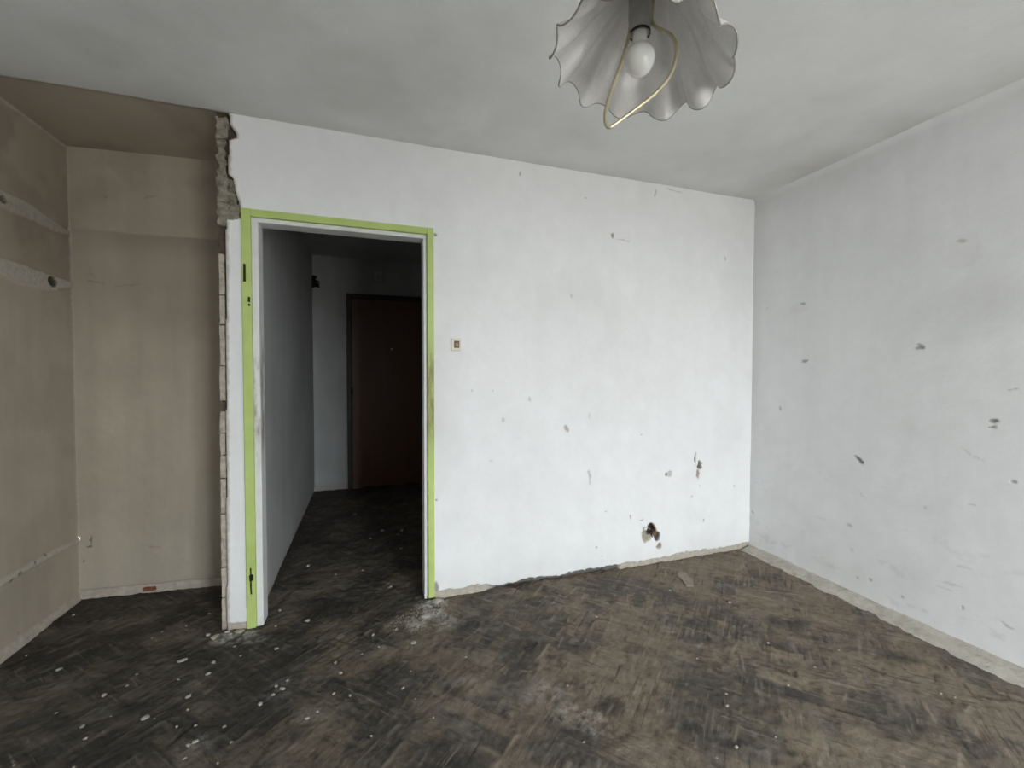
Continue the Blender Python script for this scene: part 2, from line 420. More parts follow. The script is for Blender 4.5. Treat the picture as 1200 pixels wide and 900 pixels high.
def floor_fn(x, y):
    e, rnd, hor = herring(x + .030 * (fbm(x, y, 5, 4) - .5), y + .030 * (fbm(x, y, 5, 4, 40) - .5))
    big = fbm(x, y, 1.1, 4, 3.0); mid = fbm(x, y, 4.5, 4, 60.0); fine = fbm(x, y, 18, 4, 90.0); vf = fbm(x, y, 60, 3, 20.0)
    stre = np.where(hor, fbm(x + y, (y - x) * 6, 6, 5, 7), fbm((x + y) * 6, y - x, 6, 5, 7))
    clear0 = sm(.40, .62, fbm(x, y, 1.6, 4, 333.0))
    mess = fbm(x + .3 * fbm(x, y, 3, 3, 1), y * 1.6 + .3 * fbm(x, y, 3, 3, 9), 9, 6, 71.0)
    stre = mess + (stre - mess) * (.15 + .45 * clear0)
    clear = sm(.42, .58, fbm(x, y, .9, 3, 120.0) + .10 * sm(.2, 1.6, x))        # where the imprint shows through the dirt
    ridge = (1 - sm(.000, .012, e)) * sm(.40, .62, fbm(x, y, 14, 3, 200.0)) * clear * sm(.35, .55, mid)
    left = sm(1.2, -.9, x)  # weight that darkens the floor colour towards the left
    tar = sm(.46, .60, .16 * rnd + .55 * mid + .34 * stre + .10 * (big - .5) + .10 * left - .04)
    tar = np.maximum(tar * .8, blobs(x, y, TARB, onf) * sm(.30, .55, fine * .6 + mid * .4 + .12))
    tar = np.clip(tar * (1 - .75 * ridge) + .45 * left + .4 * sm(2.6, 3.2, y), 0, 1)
    tan = blobs(x, y, TANB, onf) * sm(.38, .56, stre * .5 + fine * .5)
    pw = blobs(x, y, POWB, onf) * sm(.30, .62, fine * .5 + vf * .5)
    z = .0035 * (rnd - .5) * clear + .004 * ridge + .010 * (mid - .5) + .010 * (fine - .5) + .007 * (vf - .5) + .004 * (stre - .5) + .006 * pw - .002 * tar
    # mortar heaped at the broken wall end and along the walls
    c = hit(272, 744, 2, 0); z = z + .018 * np.exp(-(((x - c[0]) / .09) ** 2 + ((y - c[1]) / .05) ** 2)) * (.6 + .8 * fine)
    c = hit(508, 706, 2, 0); z = z + .005 * np.exp(-(((x - c[0]) / .07) ** 2 + ((y - c[1]) / .05) ** 2)) * (.6 + .8 * fine)
    line = np.zeros_like(x); cut = np.zeros_like(x)
    if x.size > 10:                      # ridges and score marks left by the torn-up blocks
        rs = np.random.RandomState(5)
        for k in range(620):
            cx, cy = rs.uniform(XL, XR), rs.uniform(.6, 2.9 if rs.rand() < .8 else 4.8)
            ang = (Q if rs.rand() < .5 else -Q) + rs.normal(0, .16); ln = rs.uniform(.05, .26); wd = rs.uniform(.0028, .0055)
            a0 = np.searchsorted(x[:, 0], [cx - ln, cx + ln]); b0 = np.searchsorted(y[0], [cy - ln, cy + ln])
            sl = (slice(*a0), slice(*b0)); ca, sa = math.cos(ang), math.sin(ang)
            dx = x[sl] - cx; dy = y[sl] - cy; al = dx * ca + dy * sa; ac = -dx * sa + dy * ca + .02 * (fbm(x[sl], y[sl], 9, 2, k) - .5)
            mk = np.exp(-(ac / wd) ** 2) * (1 - sm(.6, 1, np.abs(al) / (ln / 2))) * sm(.32, .52, fbm(x[sl], y[sl], 22, 3, k + 50.))
            tgt = line if k % 3 else cut
            tgt[sl] = np.maximum(tgt[sl], mk * rs.uniform(.35, .95))
        z = z + .0035 * line - .004 * cut
    P = np.stack([x, y, z], -1)
    return P, dict(left_dark=left * sm(.30, .60, big * .5 + mid * .5), line=line * (1 - .5 * left), cut=cut, tar=tar, ridge=ridge * .55, tan=tan, powder=pw, streak=stre * .75 + .25 * vf)
Uf = np.concatenate([np.arange(XL - .08, XR + .06, .0072)])
Vf = np.concatenate([np.arange(YF - .1, .55, .06), np.arange(.55, 3.08, .0072), np.arange(3.08, YH + .06, .016)])
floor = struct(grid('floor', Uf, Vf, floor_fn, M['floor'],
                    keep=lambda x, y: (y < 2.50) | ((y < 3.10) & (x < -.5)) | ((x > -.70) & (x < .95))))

# ------------------------------------------------------------------ ceiling
def ceil_fn(x, y):
    edge = .006 * (fbm(x, y * 0, 9, 4) - .5)
    z = H - .009 + .006 * (fbm(x, y, 1.5, 3, 5) - .5) + .002 * (fbm(x, y, 9, 3, 8) - .5)
    g = .30 * sm(.42, .68, fbm(x, y, 2.2, 5, 61)) * (.4 + .6 * fbm(x, y, 14, 3, 1)) + .45 * sm(XR - .35, XR, x + .25 * (fbm(x, y, 3, 4, 2) - .5)) * fbm(x, y, 6, 4, 9) + .35 * sm(D - .12, D, y) * fbm(x, y, 8, 3, 4)
    yy = np.where((y > D - .004) & (x < -.66), y + .018 * (fbm(x, x * 0, 7, 4, 3) - .5), y)
    return np.stack([x, yy, z], -1), dict(grime=g, bare=0 * x, dark=0 * x)
ceiling = struct(grid('ceiling', np.linspace(XL - .03, XR + .03, 260), np.concatenate([np.linspace(YF - .05, D - .02, 140), [D - .008, D + .002]]), ceil_fn, M['ceil'], skirt=(0, 0, .014), flip=True))
def ac_fn(x, y):
    z = H + .004 * (fbm(x, y, 3, 3, 5) - .5)
    return np.stack([x, y, z], -1), dict(grime=sm(.4, .7, fbm(x, y, 3, 4, 11)) * .7, bare=0 * x, dark=0 * x)
struct(grid('ceiling_alcove', np.linspace(XL - .05, -.62, 90), np.linspace(D - .05, 3.10, 70), ac_fn, M['beigeceil'], flip=True))
def hc_fn(x, y): return np.stack([x, y, x * 0 + H - .002], -1), dict(grime=fbm(x, y, 2, 3) * .5, bare=0 * x, dark=0 * x)
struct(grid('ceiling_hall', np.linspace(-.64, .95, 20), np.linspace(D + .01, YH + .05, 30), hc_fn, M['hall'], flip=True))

# ------------------------------------------------------------------ back wall with the doorway
onw = lambda a, b: hit(a, b, 1, D)
CX0, CX1, CZ = -.582, .331, 2.052           # outer edges of the green casing
edge_px = [(268, 128), (270, 146), (277, 156), (277, 162), (268, 164), (268, 204), (273, 209), (276, 224), (281, 240), (282, 256), (266, 258)]
EZ = np.array([onw(*p)[2] for p in edge_px])[::-1]; EX = np.array([onw(*p)[0] for p in edge_px])[::-1]
def left_edge(z):
    lo = -.669 + (.024) * np.clip(z / 1.98, 0, 1)
    return np.where(z > EZ[0] + .002, np.interp(z, EZ, EX), lo)
# gouges: pixel x, y, half-width, half-height (m), angle, depth (m), darkness, bare
WG = [(763, 620, .030, .040, .2, .045, .95, .3), (769, 628, .020, .030, 0, .040, .9, .2), (757, 628, .028, .038, .5, .008, .15, 1), (772, 640, .020, .020, 0, .006, .3, 1),
      (820, 545, .016, .030, .15, .018, .65, .9), (815, 538, .006, .040, .1, .01, .6, .6), (818, 556, .010, .030, 0, .006, .2, 1),
      (781, 556, .010, .012, 0, .006, .6, .5), (785, 555, .016, .016, 0, .003, .15, .4), (664, 503, .010, .024, .6, .002, .0, .75), (691, 560, .006, .045, .1, .002, .1, .45),
      (717, 276, .010, .016, .2, .004, .5, .3), (730, 281, .055, .004, -.05, .001, .25, .1), (768, 226, .004, .028, -.1, .002, .5, .2), (790, 224, .07, .004, -.08, .001, .25, .1),
      (610, 203, .005, .012, 0, .002, .4, .3), (686, 232, .006, .006, 0, .002, .4, .2), (850, 304, .006, .012, .1, .002, .35, .2), (669, 347, .007, .014, 0, .001, .2, .2),
      (810, 583, .006, .010, 0, .002, .35, .2), (824, 610, .008, .010, 0, .002, .35, .2), (739, 606, .007, .010, 0, .002, .4, .3), (752, 609, .012, .005, 0, .002, .35, .3), (751, 510, .006, .005, 0, .002, .4, .2),
      (699, 641, .008, .006, 0, .002, .4, .2), (710, 600, .005, .006, 0, .002, .3, .2), (620, 467, .006, .010, 0, .001, .2, .2), (554, 458, .006, .008, 0, .001, .25, .2), (577, 458, .006, .008, 0, .001, .25, .2),
      (820, 569, .005, .006, 0, .002, .3, .2), (590, 493, .006, .012, 0, .001, .1, .3), (690, 488, .006, .016, 0, .001, 0, .3), (510, 275, .006, .010, 0, .004, .6, .3), (511, 586, .005, .010, 0, .003, .6, .3),
      (512, 688, .012, .030, .1, .006, .45, .6), (860, 570, .006, .006, 0, .002, .3, .2), (705, 653, .006, .005, 0, .001, .3, .1), (575, 540, .01, .006, 0, .001, .15, .1)]
def gouge(x, z, lst, on, ax=0, warp=1.0):
    dep = np.zeros_like(x); dk = np.zeros_like(x); br = np.zeros_like(x)
    wx = .024 * warp * (fbm(x, z, 40, 3, 33) - .5); wz = .024 * warp * (fbm(x, z, 40, 3, 77) - .5)
    for (px, py, a, b, ang, d, k, e) in lst:
        c = on(px, py); dx = x + wx - c[ax]; dz = z + wz - c[2]
        ca, sa = math.cos(ang), math.sin(ang)
        q = np.sqrt(((dx * ca + dz * sa) / a) ** 2 + ((-dx * sa + dz * ca) / b) ** 2)
        msk = 1 - sm(.75, 1.15, q)
        mkd = 1 - sm(1.0, 1.3, q) if d >= .015 else msk          # deep holes: the sides are dark too
        dep = np.maximum(dep, d * msk); dk = np.maximum(dk, k * mkd); br = np.maximum(br, e * (1 - sm(.9, 1.4, q)))
    return dep, dk, br
bx = [onw(p, 700)[0] for p in (510, 560, 590, 640, 726, 728, 800, 876)]
def back_fn(x, z):
    y = D + .006 * (fbm(x, z, 1.2, 3, 21) - .5) + .0025 * (fbm(x, z, 7, 3, 4) - .5)
    dep, dk, br = gouge(x, z, WG, onw)
    # ragged foot of the plaster where the skirting was torn away
    foot = np.interp(x, bx, [.045, .040, .028, .030, .034, .040, .038, .045]) + .036 * (fbm(x, z * 0, 9, 5, 6) - .5) + .018 * (fbm(x, z, 45, 3, 5) - .5)
    below = 1 - sm(foot - .003, foot + .003, z)
    gap = sm(bx[1], bx[2], x) * (1 - sm(bx[4] - .004, bx[4] + .004, x))
    br = np.maximum(br, below * (.9 - .7 * gap)); dk = np.maximum(dk, below * gap * .85)
    dep = np.maximum(dep, below * (.007 + .03 * gap) * (.6 + .8 * fbm(x, z, 30, 3, 8)))
    # plaster edge of the broken end and dirt by the ceiling and foot
    le = left_edge(z)
    br = np.maximum(br, (1 - sm(.002, .016, x - le + .010 * (fbm(x, z, 50, 3, 2) - .5))) * .8)
    g = .07 * sm(.5, .75, fbm(x, z, 2.5, 5, 14)) + .10 * sm(2.1, 2.5, z) + .25 * (1 - sm(0, .25, z)) * fbm(x, z, 8, 4, 3)
    g = g + .20 * (1 - sm(.0, .22, x - CX1)) * sm(.5, .9, z) * (1 - sm(1.5, 1.9, z)) * fbm(x, z, 6, 4, 77)
    return np.stack([x, y + dep, z], -1), dict(bare=br, dark=dk, grime=np.clip(g, 0, 1))
wall_back = struct(grid('wall_back', np.arange(-.70, XR + .01, .0052), np.arange(-.03, H + .012, .0052), back_fn, M['white'],
                        keep=lambda x, z: (x > left_edge(z)) & ~((x > CX0 + .012) & (x < CX1 - .012) & (z < CZ - .012)), skirt=(0, .024, 0)))
# solid wall behind the plaster skin
for a, b, z0, z1 in ((CX1 - .035, XR + .02, -.02, H), (CX0, CX1 - .035, CZ - .02, H)):
    o = from_bm('wall_core', box_bm(a, b, D + .06, D + .10, z0, z1), M['core'], wall_back)
# broken end of the partition by the alcove
end = struct(rough_box('wall_end', -.684, CX0 + .02, D + .030, D + .10, -.02, H + .01, M['core'], amp=.006, step=.03, scale=22))
M_ = M['masonry']
zt = [onw(262, q)[2] for q in (133, 160, 163, 185, 188, 206, 210, 236, 238, 262)]
for k, (za, zb, xa, xb, ya) in enumerate(((zt[1], zt[0] - .02, -.682, -.640, .014), (zt[3], zt[1] - .004, -.680, -.650, .020), (zt[5], zt[3] - .006, -.678, -.646, .020),
                                     (zt[7], zt[5] - .012, -.686, -.640, .010), (zt[9] + .01, zt[7] - .004, -.682, -.630, .012),
                                     (zt[8], zt[6] + .0, -.640, -.606, .016), (zt[9], zt[8] - .004, -.632, -.590, .014))):
    lo_, hi_ = min(za, zb) - .006, max(za, zb) + .006
    rough_box('masonry_lump', xa, xb, D + ya, D + .09, lo_, hi_, M_, end, amp=.016, step=.009, scale=26 + 9 * (k % 3), seed=k * 3.1)
# cream plaster skin of the alcove's side wall: a row of broken lengths, seen edge-on
onk = lambda a, b: hit(a, b, 1, D + .020)
seg_px = [(297, 345), (346, 380), (381, 428), (429, 469), (482, 507), (508, 533), (534, 560), (561, 602), (603, 664), (666, 700), (701, 738)]
for k, (ya, yb) in enumerate(seg_px):
    pa = onk(256.5 + (ya - 300) * .0045 + random.uniform(-.6, .6), ya); pb = onk(257 + (yb - 300) * .010, yb); w = onk(263.6, ya)[0] - onk(256.5, ya)[0]
    xx = (pa[0] + pb[0]) / 2
    rough_box('plaster_slab', xx, xx + w * random.uniform(.85, 1.0), D + .020, D + .12, pb[2], pa[2] - .001, M['plaster'], end, amp=.0035, step=.018, scale=30, seed=k * 5.7)
# side wall of the alcove behind that skin, and its back wall
def side_fn(y, z): return np.stack([y * 0 - .676 - .004 * fbm(y, z, 5, 3), y, z], -1), dict(bare=0 * y, dark=0 * y, grime=.4 * fbm(y, z, 3, 3))
struct(grid('wall_alcove_side', np.linspace(D + .09, 3.0, 40), np.linspace(-.02, H + .01, 120), side_fn, M['beige']))
A0 = np.array([XL, YA]); A1 = np.array([-.60, 2.928]); AL = np.linalg.norm(A1 - A0); AD = (A1 - A0) / AL
def ona(px, py):
    d = ray(px, py); n = np.array([-AD[1], AD[0]]); t = (n @ A0) / (n @ d[:2]); p = CAM + d * t
    return np.array([(p[:2] - A0) @ AD, 0, p[2]])
AG = [(90, 631, .006, .012, 0, .010, .8, .2), (105, 634, .004, .022, 0, .006, .7, .3), (103, 642, .012, .006, 0, .006, .7, .3), (97, 658, .005, .006, 0, .003, .6, .2),
      (86, 674, .005, .022, .2, .006, .7, .2), (110, 330, .05, .004, -.2, .002, .35, 0), (107, 322, .02, .003, -.7, .002, .3, 0), (150, 334, .07, .004, .15, .002, .18, 0), (180, 642, .03, .006, 0, .001, .2, 0),
      (95, 267, .0, .0, 0, 0, 0, 0), (175, 231, .03, .008, .3, .001, .2, 0), (123, 230, .012, .006, .6, .001, .25, 0)]
AG = [g for g in AG if g[2] > 0]
zs0, zs1 = ona(90, 268)[2], ona(240, 280)[2]
def alc_fn(s, z):
    line = zs0 + (zs1 - zs0) * s / .78 + .006 * (fbm(s, z * 0, 5, 3, 2) - .5)
    lower = 1 - sm(line - .004, line + .004, z)
    off = .006 * (fbm(s, z, 1.8, 3, 9) - .5) + .003 * (fbm(s, z, 9, 3, 1) - .5) + .007 * lower
    dep, dk, br = gouge(s, z, AG, ona, warp=.6)
    off = off + dep
    g = .30 * lower * (1 - sm(line - .30, line, z) * .0) * sm(.35, .65, fbm(s, z, 2.2, 5, 12)) + .35 * lower * sm(line - .16, line, z) + .30 * sm(.5, .7, fbm(s, z, 4, 5, 31)) * (1 - lower)
    g = g * (.25 + .75 * sm(.15, .9, z))
    br = np.maximum(br, (1 - sm(.0, .012, s + .006 * fbm(s, z, 12, 3))) * .6)
    br = np.maximum(br, (1 - sm(.0, .9, z)) * .12)
    n = np.array([-AD[1], AD[0]])
    return np.stack([A0[0] + AD[0] * s + n[0] * off, A0[1] + AD[1] * s + n[1] * off, z], -1), dict(bare=br, dark=dk, grime=np.clip(g, 0, 1))
wall_alcove = struct(grid('wall_alcove_back', np.arange(-.015, AL + .02, .006), np.arange(-.02, H + .012, .006), alc_fn, M['beige']))

# ------------------------------------------------------------------ left wall
onl = lambda a, b: hit(a, b, 0, XL)
LG = [(59, 330, .028, .022, 0, .022, .97, .0), (1, 234, .02, .012, 0, .02, .8, .3), (82, 271, .016, .026, 0, .018, .95, 0), (13, 680, .012, .008, 0, .004, .6, .1), (22, 673, .012, .008, 0, .004, .6, .1), (40, 660, .010, .008, 0, .004, .6, .1),
      (53, 650, .010, .008, 0, .004, .6, .1), (62, 718, .008, .006, 0, .004, .7, .1), (22, 742, .008, .006, 0, .004, .5, .1), (35, 300, .0, .0, 0, 0, 0, 0)]
LG = [g for g in LG if g[2] > 0]
def poly_band(y, z, top, bot):
    ty = np.array([onl(*p)[1:] for p in top]); by = np.array([onl(*p)[1:] for p in bot])
    a = np.interp(y, ty[:, 0], ty[:, 1]); b = np.interp(y, by[:, 0], by[:, 1])
    j = .008 * (fbm(y, z, 30, 3, 3) - .5)
    return sm(b - .004, b + .004, z + j) * (1 - sm(a - .004, a + .004, z + j))
def left_fn(y, z):
    al = sm(D - .01, D + .01, y)
    up_ = poly_band(y, z, [(0, 222), (30, 236), (60, 258), (82, 272)], [(0, 243), (35, 258), (60, 270), (82, 276)])
    mid = poly_band(y, z, [(0, 302), (30, 311), (36, 314), (60, 323), (83, 330)], [(0, 321), (20, 334), (45, 339), (62, 341), (70, 338), (83, 337)])
    low = poly_band(y, z, [(0, 680), (40, 657), (72, 640), (84, 636)], [(0, 687), (40, 664), (72, 646), (84, 640)])
    dep, dk, br = gouge(y, z, LG, onl, 1, .5)
    zl = onl(0, 311)[2]
    between = sm(zl - .01, zl, z) * (1 - sm(2.04, 2.06, z))
    off = .006 * (fbm(y, z, 2, 3, 9) - .5) + .003 * (fbm(y, z, 9, 3, 1) - .5) + .010 * up_ + .009 * mid + .006 * low - dep
    br = np.maximum(br, np.maximum(np.maximum(up_ * .55, mid * .75), low * .7) * (1 - dk))
    g = (.35 * between + .45 * sm(.45, .65, fbm(y, z, 4, 5, 8)) * sm(1.3, 2.2, z) + .25 * sm(.45, .65, fbm(y, z, 3, 5, 18)))
    br = np.maximum(br, np.maximum(sm(YA - .012, YA, y) * .6, sm(H - .020, H - .012, z + .008 * (fbm(y, z, 20, 3, 6) - .5)) * .7))
    return np.stack([XL + off * al, y, z], -1), dict(bare=br * al, dark=dk * al, grime=np.clip(g, 0, 1) * al, white=1 - al)
sM = wall_mat('beige_and_white_wall', (.48, .425, .345), (.40, .352, .282), bare=(.60, .57, .50), grime=(.26, .23, .18), streak=.25, grain=1.6)
nt = NT.__new__(NT); nt.m = sM; nt.t = sM.node_tree; nt.b = nt.t.nodes['Principled BSDF']
src = nt.b.inputs['Base Color'].links[0].from_socket
nt.l(nt.mix(nt.attr('white'), src, (.74, .75, .75)), nt.b.inputs['Base Color'])
struct(grid('wall_left', np.concatenate([np.linspace(YF - .05, D - .02, 40), np.arange(D - .01, YA + .012, .0055)]), np.arange(-.02, H + .012, .0055), left_fn, sM, flip=False))

# ------------------------------------------------------------------ right wall
onr = lambda a, b: hit(a, b, 0, XR)
RG = [(941, 356, .018, .006, -.3, .004, .55, .3), (936, 361, .05, .03, 0, .001, .02, .06), (943, 423, .018, .006, 0, .004, .65, .2), (1077, 408, .020, .006, .1, .005, .6, .3), (1079, 405, .014, .004, -.3, .003, .4, .4), (1007, 539, .008, .030, .75, .008, .75, .2),
      (1164, 494, .018, .007, 0, .006, .7, .3), (1163, 500, .012, .005, 0, .004, .6, .3), (914, 478, .004, .016, .5, .002, .4, .2), (1126, 282, .020, .006, -.2, .003, .35, .2), (1128, 296, .06, .07, 0, .001, .0, .05),
      (1188, 457, .020, .003, 0, .002, .35, .1), (1139, 533, .003, .05, 1.0, .001, .3, .1), (881, 600, .005, .014, .4, .004, .55, .2), (899, 361, .008, .005, 0, .002, .3, .1), (1187, 565, .010, .008, 0, .004, .5, .2), (994, 615, .016, .010, 0, .002, .2, .3),
      (1004, 677, .006, .006, 0, .003, .45, .2), (1020, 679, .008, .005, 0, .003, .4, .2), (1057, 699, .007, .006, 0, .003, .4, .2), (1127, 713, .004, .014, .2, .003, .4, .2), (1024, 103, .012, .004, 0, .002, .4, .2), (1180, 733, .03, .004, -.3, .002, .35, .1),
      (1112, 684, .04, .006, .1, .001, .15, .1), (1130, 665, .03, .004, .1, .001, .15, .1), (1105, 690, .04, .003, 0, .001, .15, .1), (998, 643, .01, .004, 0, .002, .35, .1), (1084, 594, .004, .012, .3, .002, .3, .1), (1140, 592, .014, .005, 0, .001, .3, .1), (1010, 580, .004, .02, .7, .001, .2, .1),
      (1150, 350, .10, .10, 0, .0, .0, .05)]
RG = [(a, b, c, d, -e, f, g, h) for a, b, c, d, e, f, g, h in RG]      # the wall runs away from the viewer: mirror the slants
def right_fn(y, z):
    off = .010 * (fbm(y, z, 1.3, 3, 41) - .5) + .0025 * (fbm(y, z, 8, 3, 4) - .5)
    dep, dk, br = gouge(y, z, RG, onr, 1, .8); dk = dk * .7
    sc_ = sm(.62, .72, fbm(y * .6 + z * .4, z * 2.4, 7, 5, 51)) * (1 - sm(.1, 1.0, z)) * .10          # scuffs low on the wall
    dk = np.maximum(dk, sc_ * sm(.5, .7, fbm(y, z, 30, 3, 9)))
    g = .13 * sm(.45, .7, fbm(y, z, 2.0, 5, 24)) + .30 * sm(2.25, 2.5, z) * fbm(y, z, 4, 4, 3) + .15 * (1 - sm(0, .12, D - y))
    # worn cove at the ceiling
    cove = .03 * sm(H - .06, H + .02, z) ** 2
    return np.stack([XR - off + dep - cove, y, z], -1), dict(bare=br, dark=dk, grime=np.clip(g, 0, 1))
wall_right = struct(grid('wall_right', np.concatenate([np.linspace(YF - .05, .55, 40), np.arange(.56, D + .03, .0058)]), np.arange(-.02, H + .012, .0058), right_fn, M['right'], flip=True))

# mortar bed left along the right wall where the skirting was
def cove_fn(y, t):
    w = .085 + .03 * (fbm(y, y * 0, 4, 4, 3) - .5) + .02 * sm(2.3, 1.0, y)
    hgt = .026 + .014 * (fbm(y, y * 0, 6, 4, 13) - .5)
    x = XR + .004 - w * t * 1.15
    z = hgt * (1 - t) ** .8 + .007 * (fbm(y, t * .1, 40, 4, 9) - .5) - .010 * t ** 3 + .004
    return np.stack([x, y, z], -1), {}
s = NT('dusty_mortar_strip')
cc = s.mix(s.ramp(s.noise(20, 7, .7), .3, .7), (.56, .53, .48), (.36, .32, .27))
s.fin(cc, .95, s.bump(s.noise(70, 6, .75), .9, .006), .1); M['mortar'] = s.m
struct(grid('baseboard_right', np.concatenate([np.linspace(YF, .6, 30), np.arange(.6, D - .004, .008)]), np.linspace(0, 1, 12), cove_fn, M['mortar'], flip=True))
# low plaster skirtings of the alcove
def strip(name, fn_xy, L, hgt, dep, mat, seed):
    def f(s_, t):
        h_ = hgt + .012 * (fbm(s_, s_ * 0, 8, 4, seed) - .5); d_ = dep + .006 * (fbm(s_, s_ * 0, 10, 3, seed + 4) - .5)
        a = np.clip(t, 0, 1)
        zz = h_ * (1 - a) ** 1.2 + .003 * (fbm(s_, t, 40, 3, seed) - .5); oo = d_ * np.sqrt(np.clip(a, 0, 1))
        x, y = fn_xy(s_, oo)
        return np.stack([x, y, zz - .003], -1), {}
    return struct(grid(name, np.arange(0, L, .008), np.linspace(0, 1, 12), f, mat))
nA = np.array([AD[1], -AD[0]])
bs = strip('baseboard_alcove', lambda s_, o: (A0[0] + AD[0] * s_ + nA[0] * o, A0[1] + AD[1] * s_ + nA[1] * o), AL, .045, .020, M['dustycream'], 3.0)
strip('baseboard_left', lambda s_, o: (XL + o, YA - s_), YA - D, .040, .026, M['dustycream'], 9.0)
p = ona(178, 691); c = A0 + AD * p[0] + nA * .02
rough_box('rust_patch', c[0] - .03, c[0] + .03, c[1] - .006, c[1] + .003, .012, .030, simple('rust_red_patch', (.22, .08, .04), .9, .4, 60), bs, amp=.003, step=.012, scale=60)

# ------------------------------------------------------------------ hallway
def hl_fn(y, z):
    x = -.552 - .008 * (y - D) + .006 * (fbm(y, z, 1.5, 3, 3) - .5)
    foot = 1 - sm(.03, .05, z + .03 * (fbm(y, z * 0, 9, 3) - .5))
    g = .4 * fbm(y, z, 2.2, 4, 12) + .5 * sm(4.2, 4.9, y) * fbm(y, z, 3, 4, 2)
    return np.stack([x - .008 * foot, y, z], -1), dict(bare=foot * .4, dark=0 * y, grime=np.clip(g, 0, 1))
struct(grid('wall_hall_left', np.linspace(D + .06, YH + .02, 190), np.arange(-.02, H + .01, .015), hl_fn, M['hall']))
def he_fn(x, z):
    foot = 1 - sm(.04, .055, z + .04 * (fbm(x, z * 0, 14, 3) - .5))
    return np.stack([x, YH + .004 * (fbm(x, z, 3, 3) - .5) + .01 * foot, z], -1), dict(bare=.5 * foot, dark=0 * x, grime=.35 * fbm(x, z, 4, 4, 2))
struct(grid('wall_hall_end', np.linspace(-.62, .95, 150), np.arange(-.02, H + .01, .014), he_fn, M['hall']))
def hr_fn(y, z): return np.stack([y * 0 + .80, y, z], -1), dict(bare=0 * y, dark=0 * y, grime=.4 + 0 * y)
struct(grid('wall_hall_right', np.linspace(D + .08, YH + .02, 30), np.linspace(-.02, H + .01, 20), hr_fn, M['hall'], flip=True))

# entrance door at the end of the hallway
onh = lambda a, b: hit(a, b, 1, YH)
dx0 = onh(407, 450)[0]; dz1 = onh(407, 344)[2]; dx1 = dx0 + .98
door = struct(empty('door_1', ((dx0 + dx1) / 2, YH, 0)))
def dchild(name, bm, mat):
    o = from_bm(name, bm, mat); o.parent = door; o.matrix_parent_inverse = Matrix.Translation(-Vector(door.location)); return o
def dpart(name, x0, x1, y0, y1, z0, z1, mat, bev=.003): return dchild(name, box_bm(x0, x1, y0, y1, z0, z1, bev), mat)
dpart('frame_post', dx0, dx0 + .045, YH - .035, YH + .01, 0, dz1, M['doorframe'])
dpart('frame_post', dx1 - .045, dx1, YH - .035, YH + .01, 0, dz1, M['doorframe'])
dpart('frame_head', dx0 + .045, dx1 - .045, YH - .035, YH + .01, dz1 - .05, dz1, M['doorframe'])
dpart('door_leaf', dx0 + .048, dx1 - .048, YH - .026, YH + .008, .012, dz1 - .053, M['wood'], .004)
pp = hit(459, 409, 1, YH - .028)
ph = lathe('peephole', [(0, .006), (.007, .006), (.011, .002), (.011, -.004)], M['peep'], door, 20, rot=Matrix.Rotation(math.pi / 2, 4, 'X'))
leaf = [q for q in door.children if q.name.startswith('door_leaf')][0]
ph.parent = leaf; ph.location = Vector(pp)
pl = hit(411, 457, 1, YH - .028)
dpart('latch_plate', dx0 + .035, dx0 + .058, YH - .042, YH - .024, pl[2] - .05, pl[2] + .02, M['iron'], .002)
bpy.context.view_layer.update()

# ------------------------------------------------------------------ green door frame of the room
trim = struct(empty('trim_1', ((CX0 + CX1) / 2, D, 0)))
def casing(name, x0, x1, y0, y1, z0, z1, mat, bev=.003, dark=()):
    bm = box_bm(x0, x1, y0, y1, z0, z1, bev)
    for ax, a, b in ((2, z0, z1), (0, x0, x1)):
        n = int((b - a) / .03)
        for k in range(1, n):
            no = [0, 0, 0]; no[ax] = 1; co = [0, 0, 0]; co[ax] = a + (b - a) * k / n
            bmesh.ops.bisect_plane(bm, geom=bm.verts[:] + bm.edges[:] + bm.faces[:], plane_co=co, plane_no=no)
    o = from_bm(name, bm, mat); o.parent = trim; o.matrix_parent_inverse = Matrix.Translation(-Vector(trim.location))
    me = o.data; co = np.zeros(len(me.vertices) * 3, np.float32); me.vertices.foreach_get('co', co); co = co.reshape(-1, 3)
    g = sm(.75, 1.0, co[:, 2]) * (1 - sm(1.25, 1.5, co[:, 2])) * ((co[:, 0] > 0) if name.startswith('casing') else (co[:, 0] < 0) * 1.0)
    me.attributes.new('grime', 'FLOAT', 'POINT').data.foreach_set('value', g.astype(np.float32))
    me.attributes.new('dark', 'FLOAT', 'POINT').data.foreach_set('value', np.zeros(len(co), np.float32))
    return o
IX0, IX1, IZ = -.542, .296, 2.016
casing('casing_post', CX0, IX0, D - .012, D + .035, .012, CZ, M['green'])
casing('casing_post', IX1, CX1, D - .012, D + .035, .012, CZ, M['green'])
casing('casing_head', IX0, IX1, D - .012, D + .035, IZ, CZ - .001, M['green'])
casing('jamb_post', IX0 - .03, IX0 + .028, D + .010, D + .105, .006, IZ - .018, M['jamb'], .004)
casing('jamb_post', IX1 - .019, IX1 + .03, D + .010, D + .105, .006, IZ - .018, M['jamb'], .004)
casing('jamb_head', IX0 - .03, IX1 + .03, D + .010, D + .105, IZ - .020, IZ + .02, M['jamb'], .004)
def tchild(name, bm, mat):
    o = from_bm(name, bm, mat); o.parent = trim; o.matrix_parent_inverse = Matrix.Translation(-Vector(trim.location)); return o
onc = lambda a, b: hit(a, b, 1, D - .013)
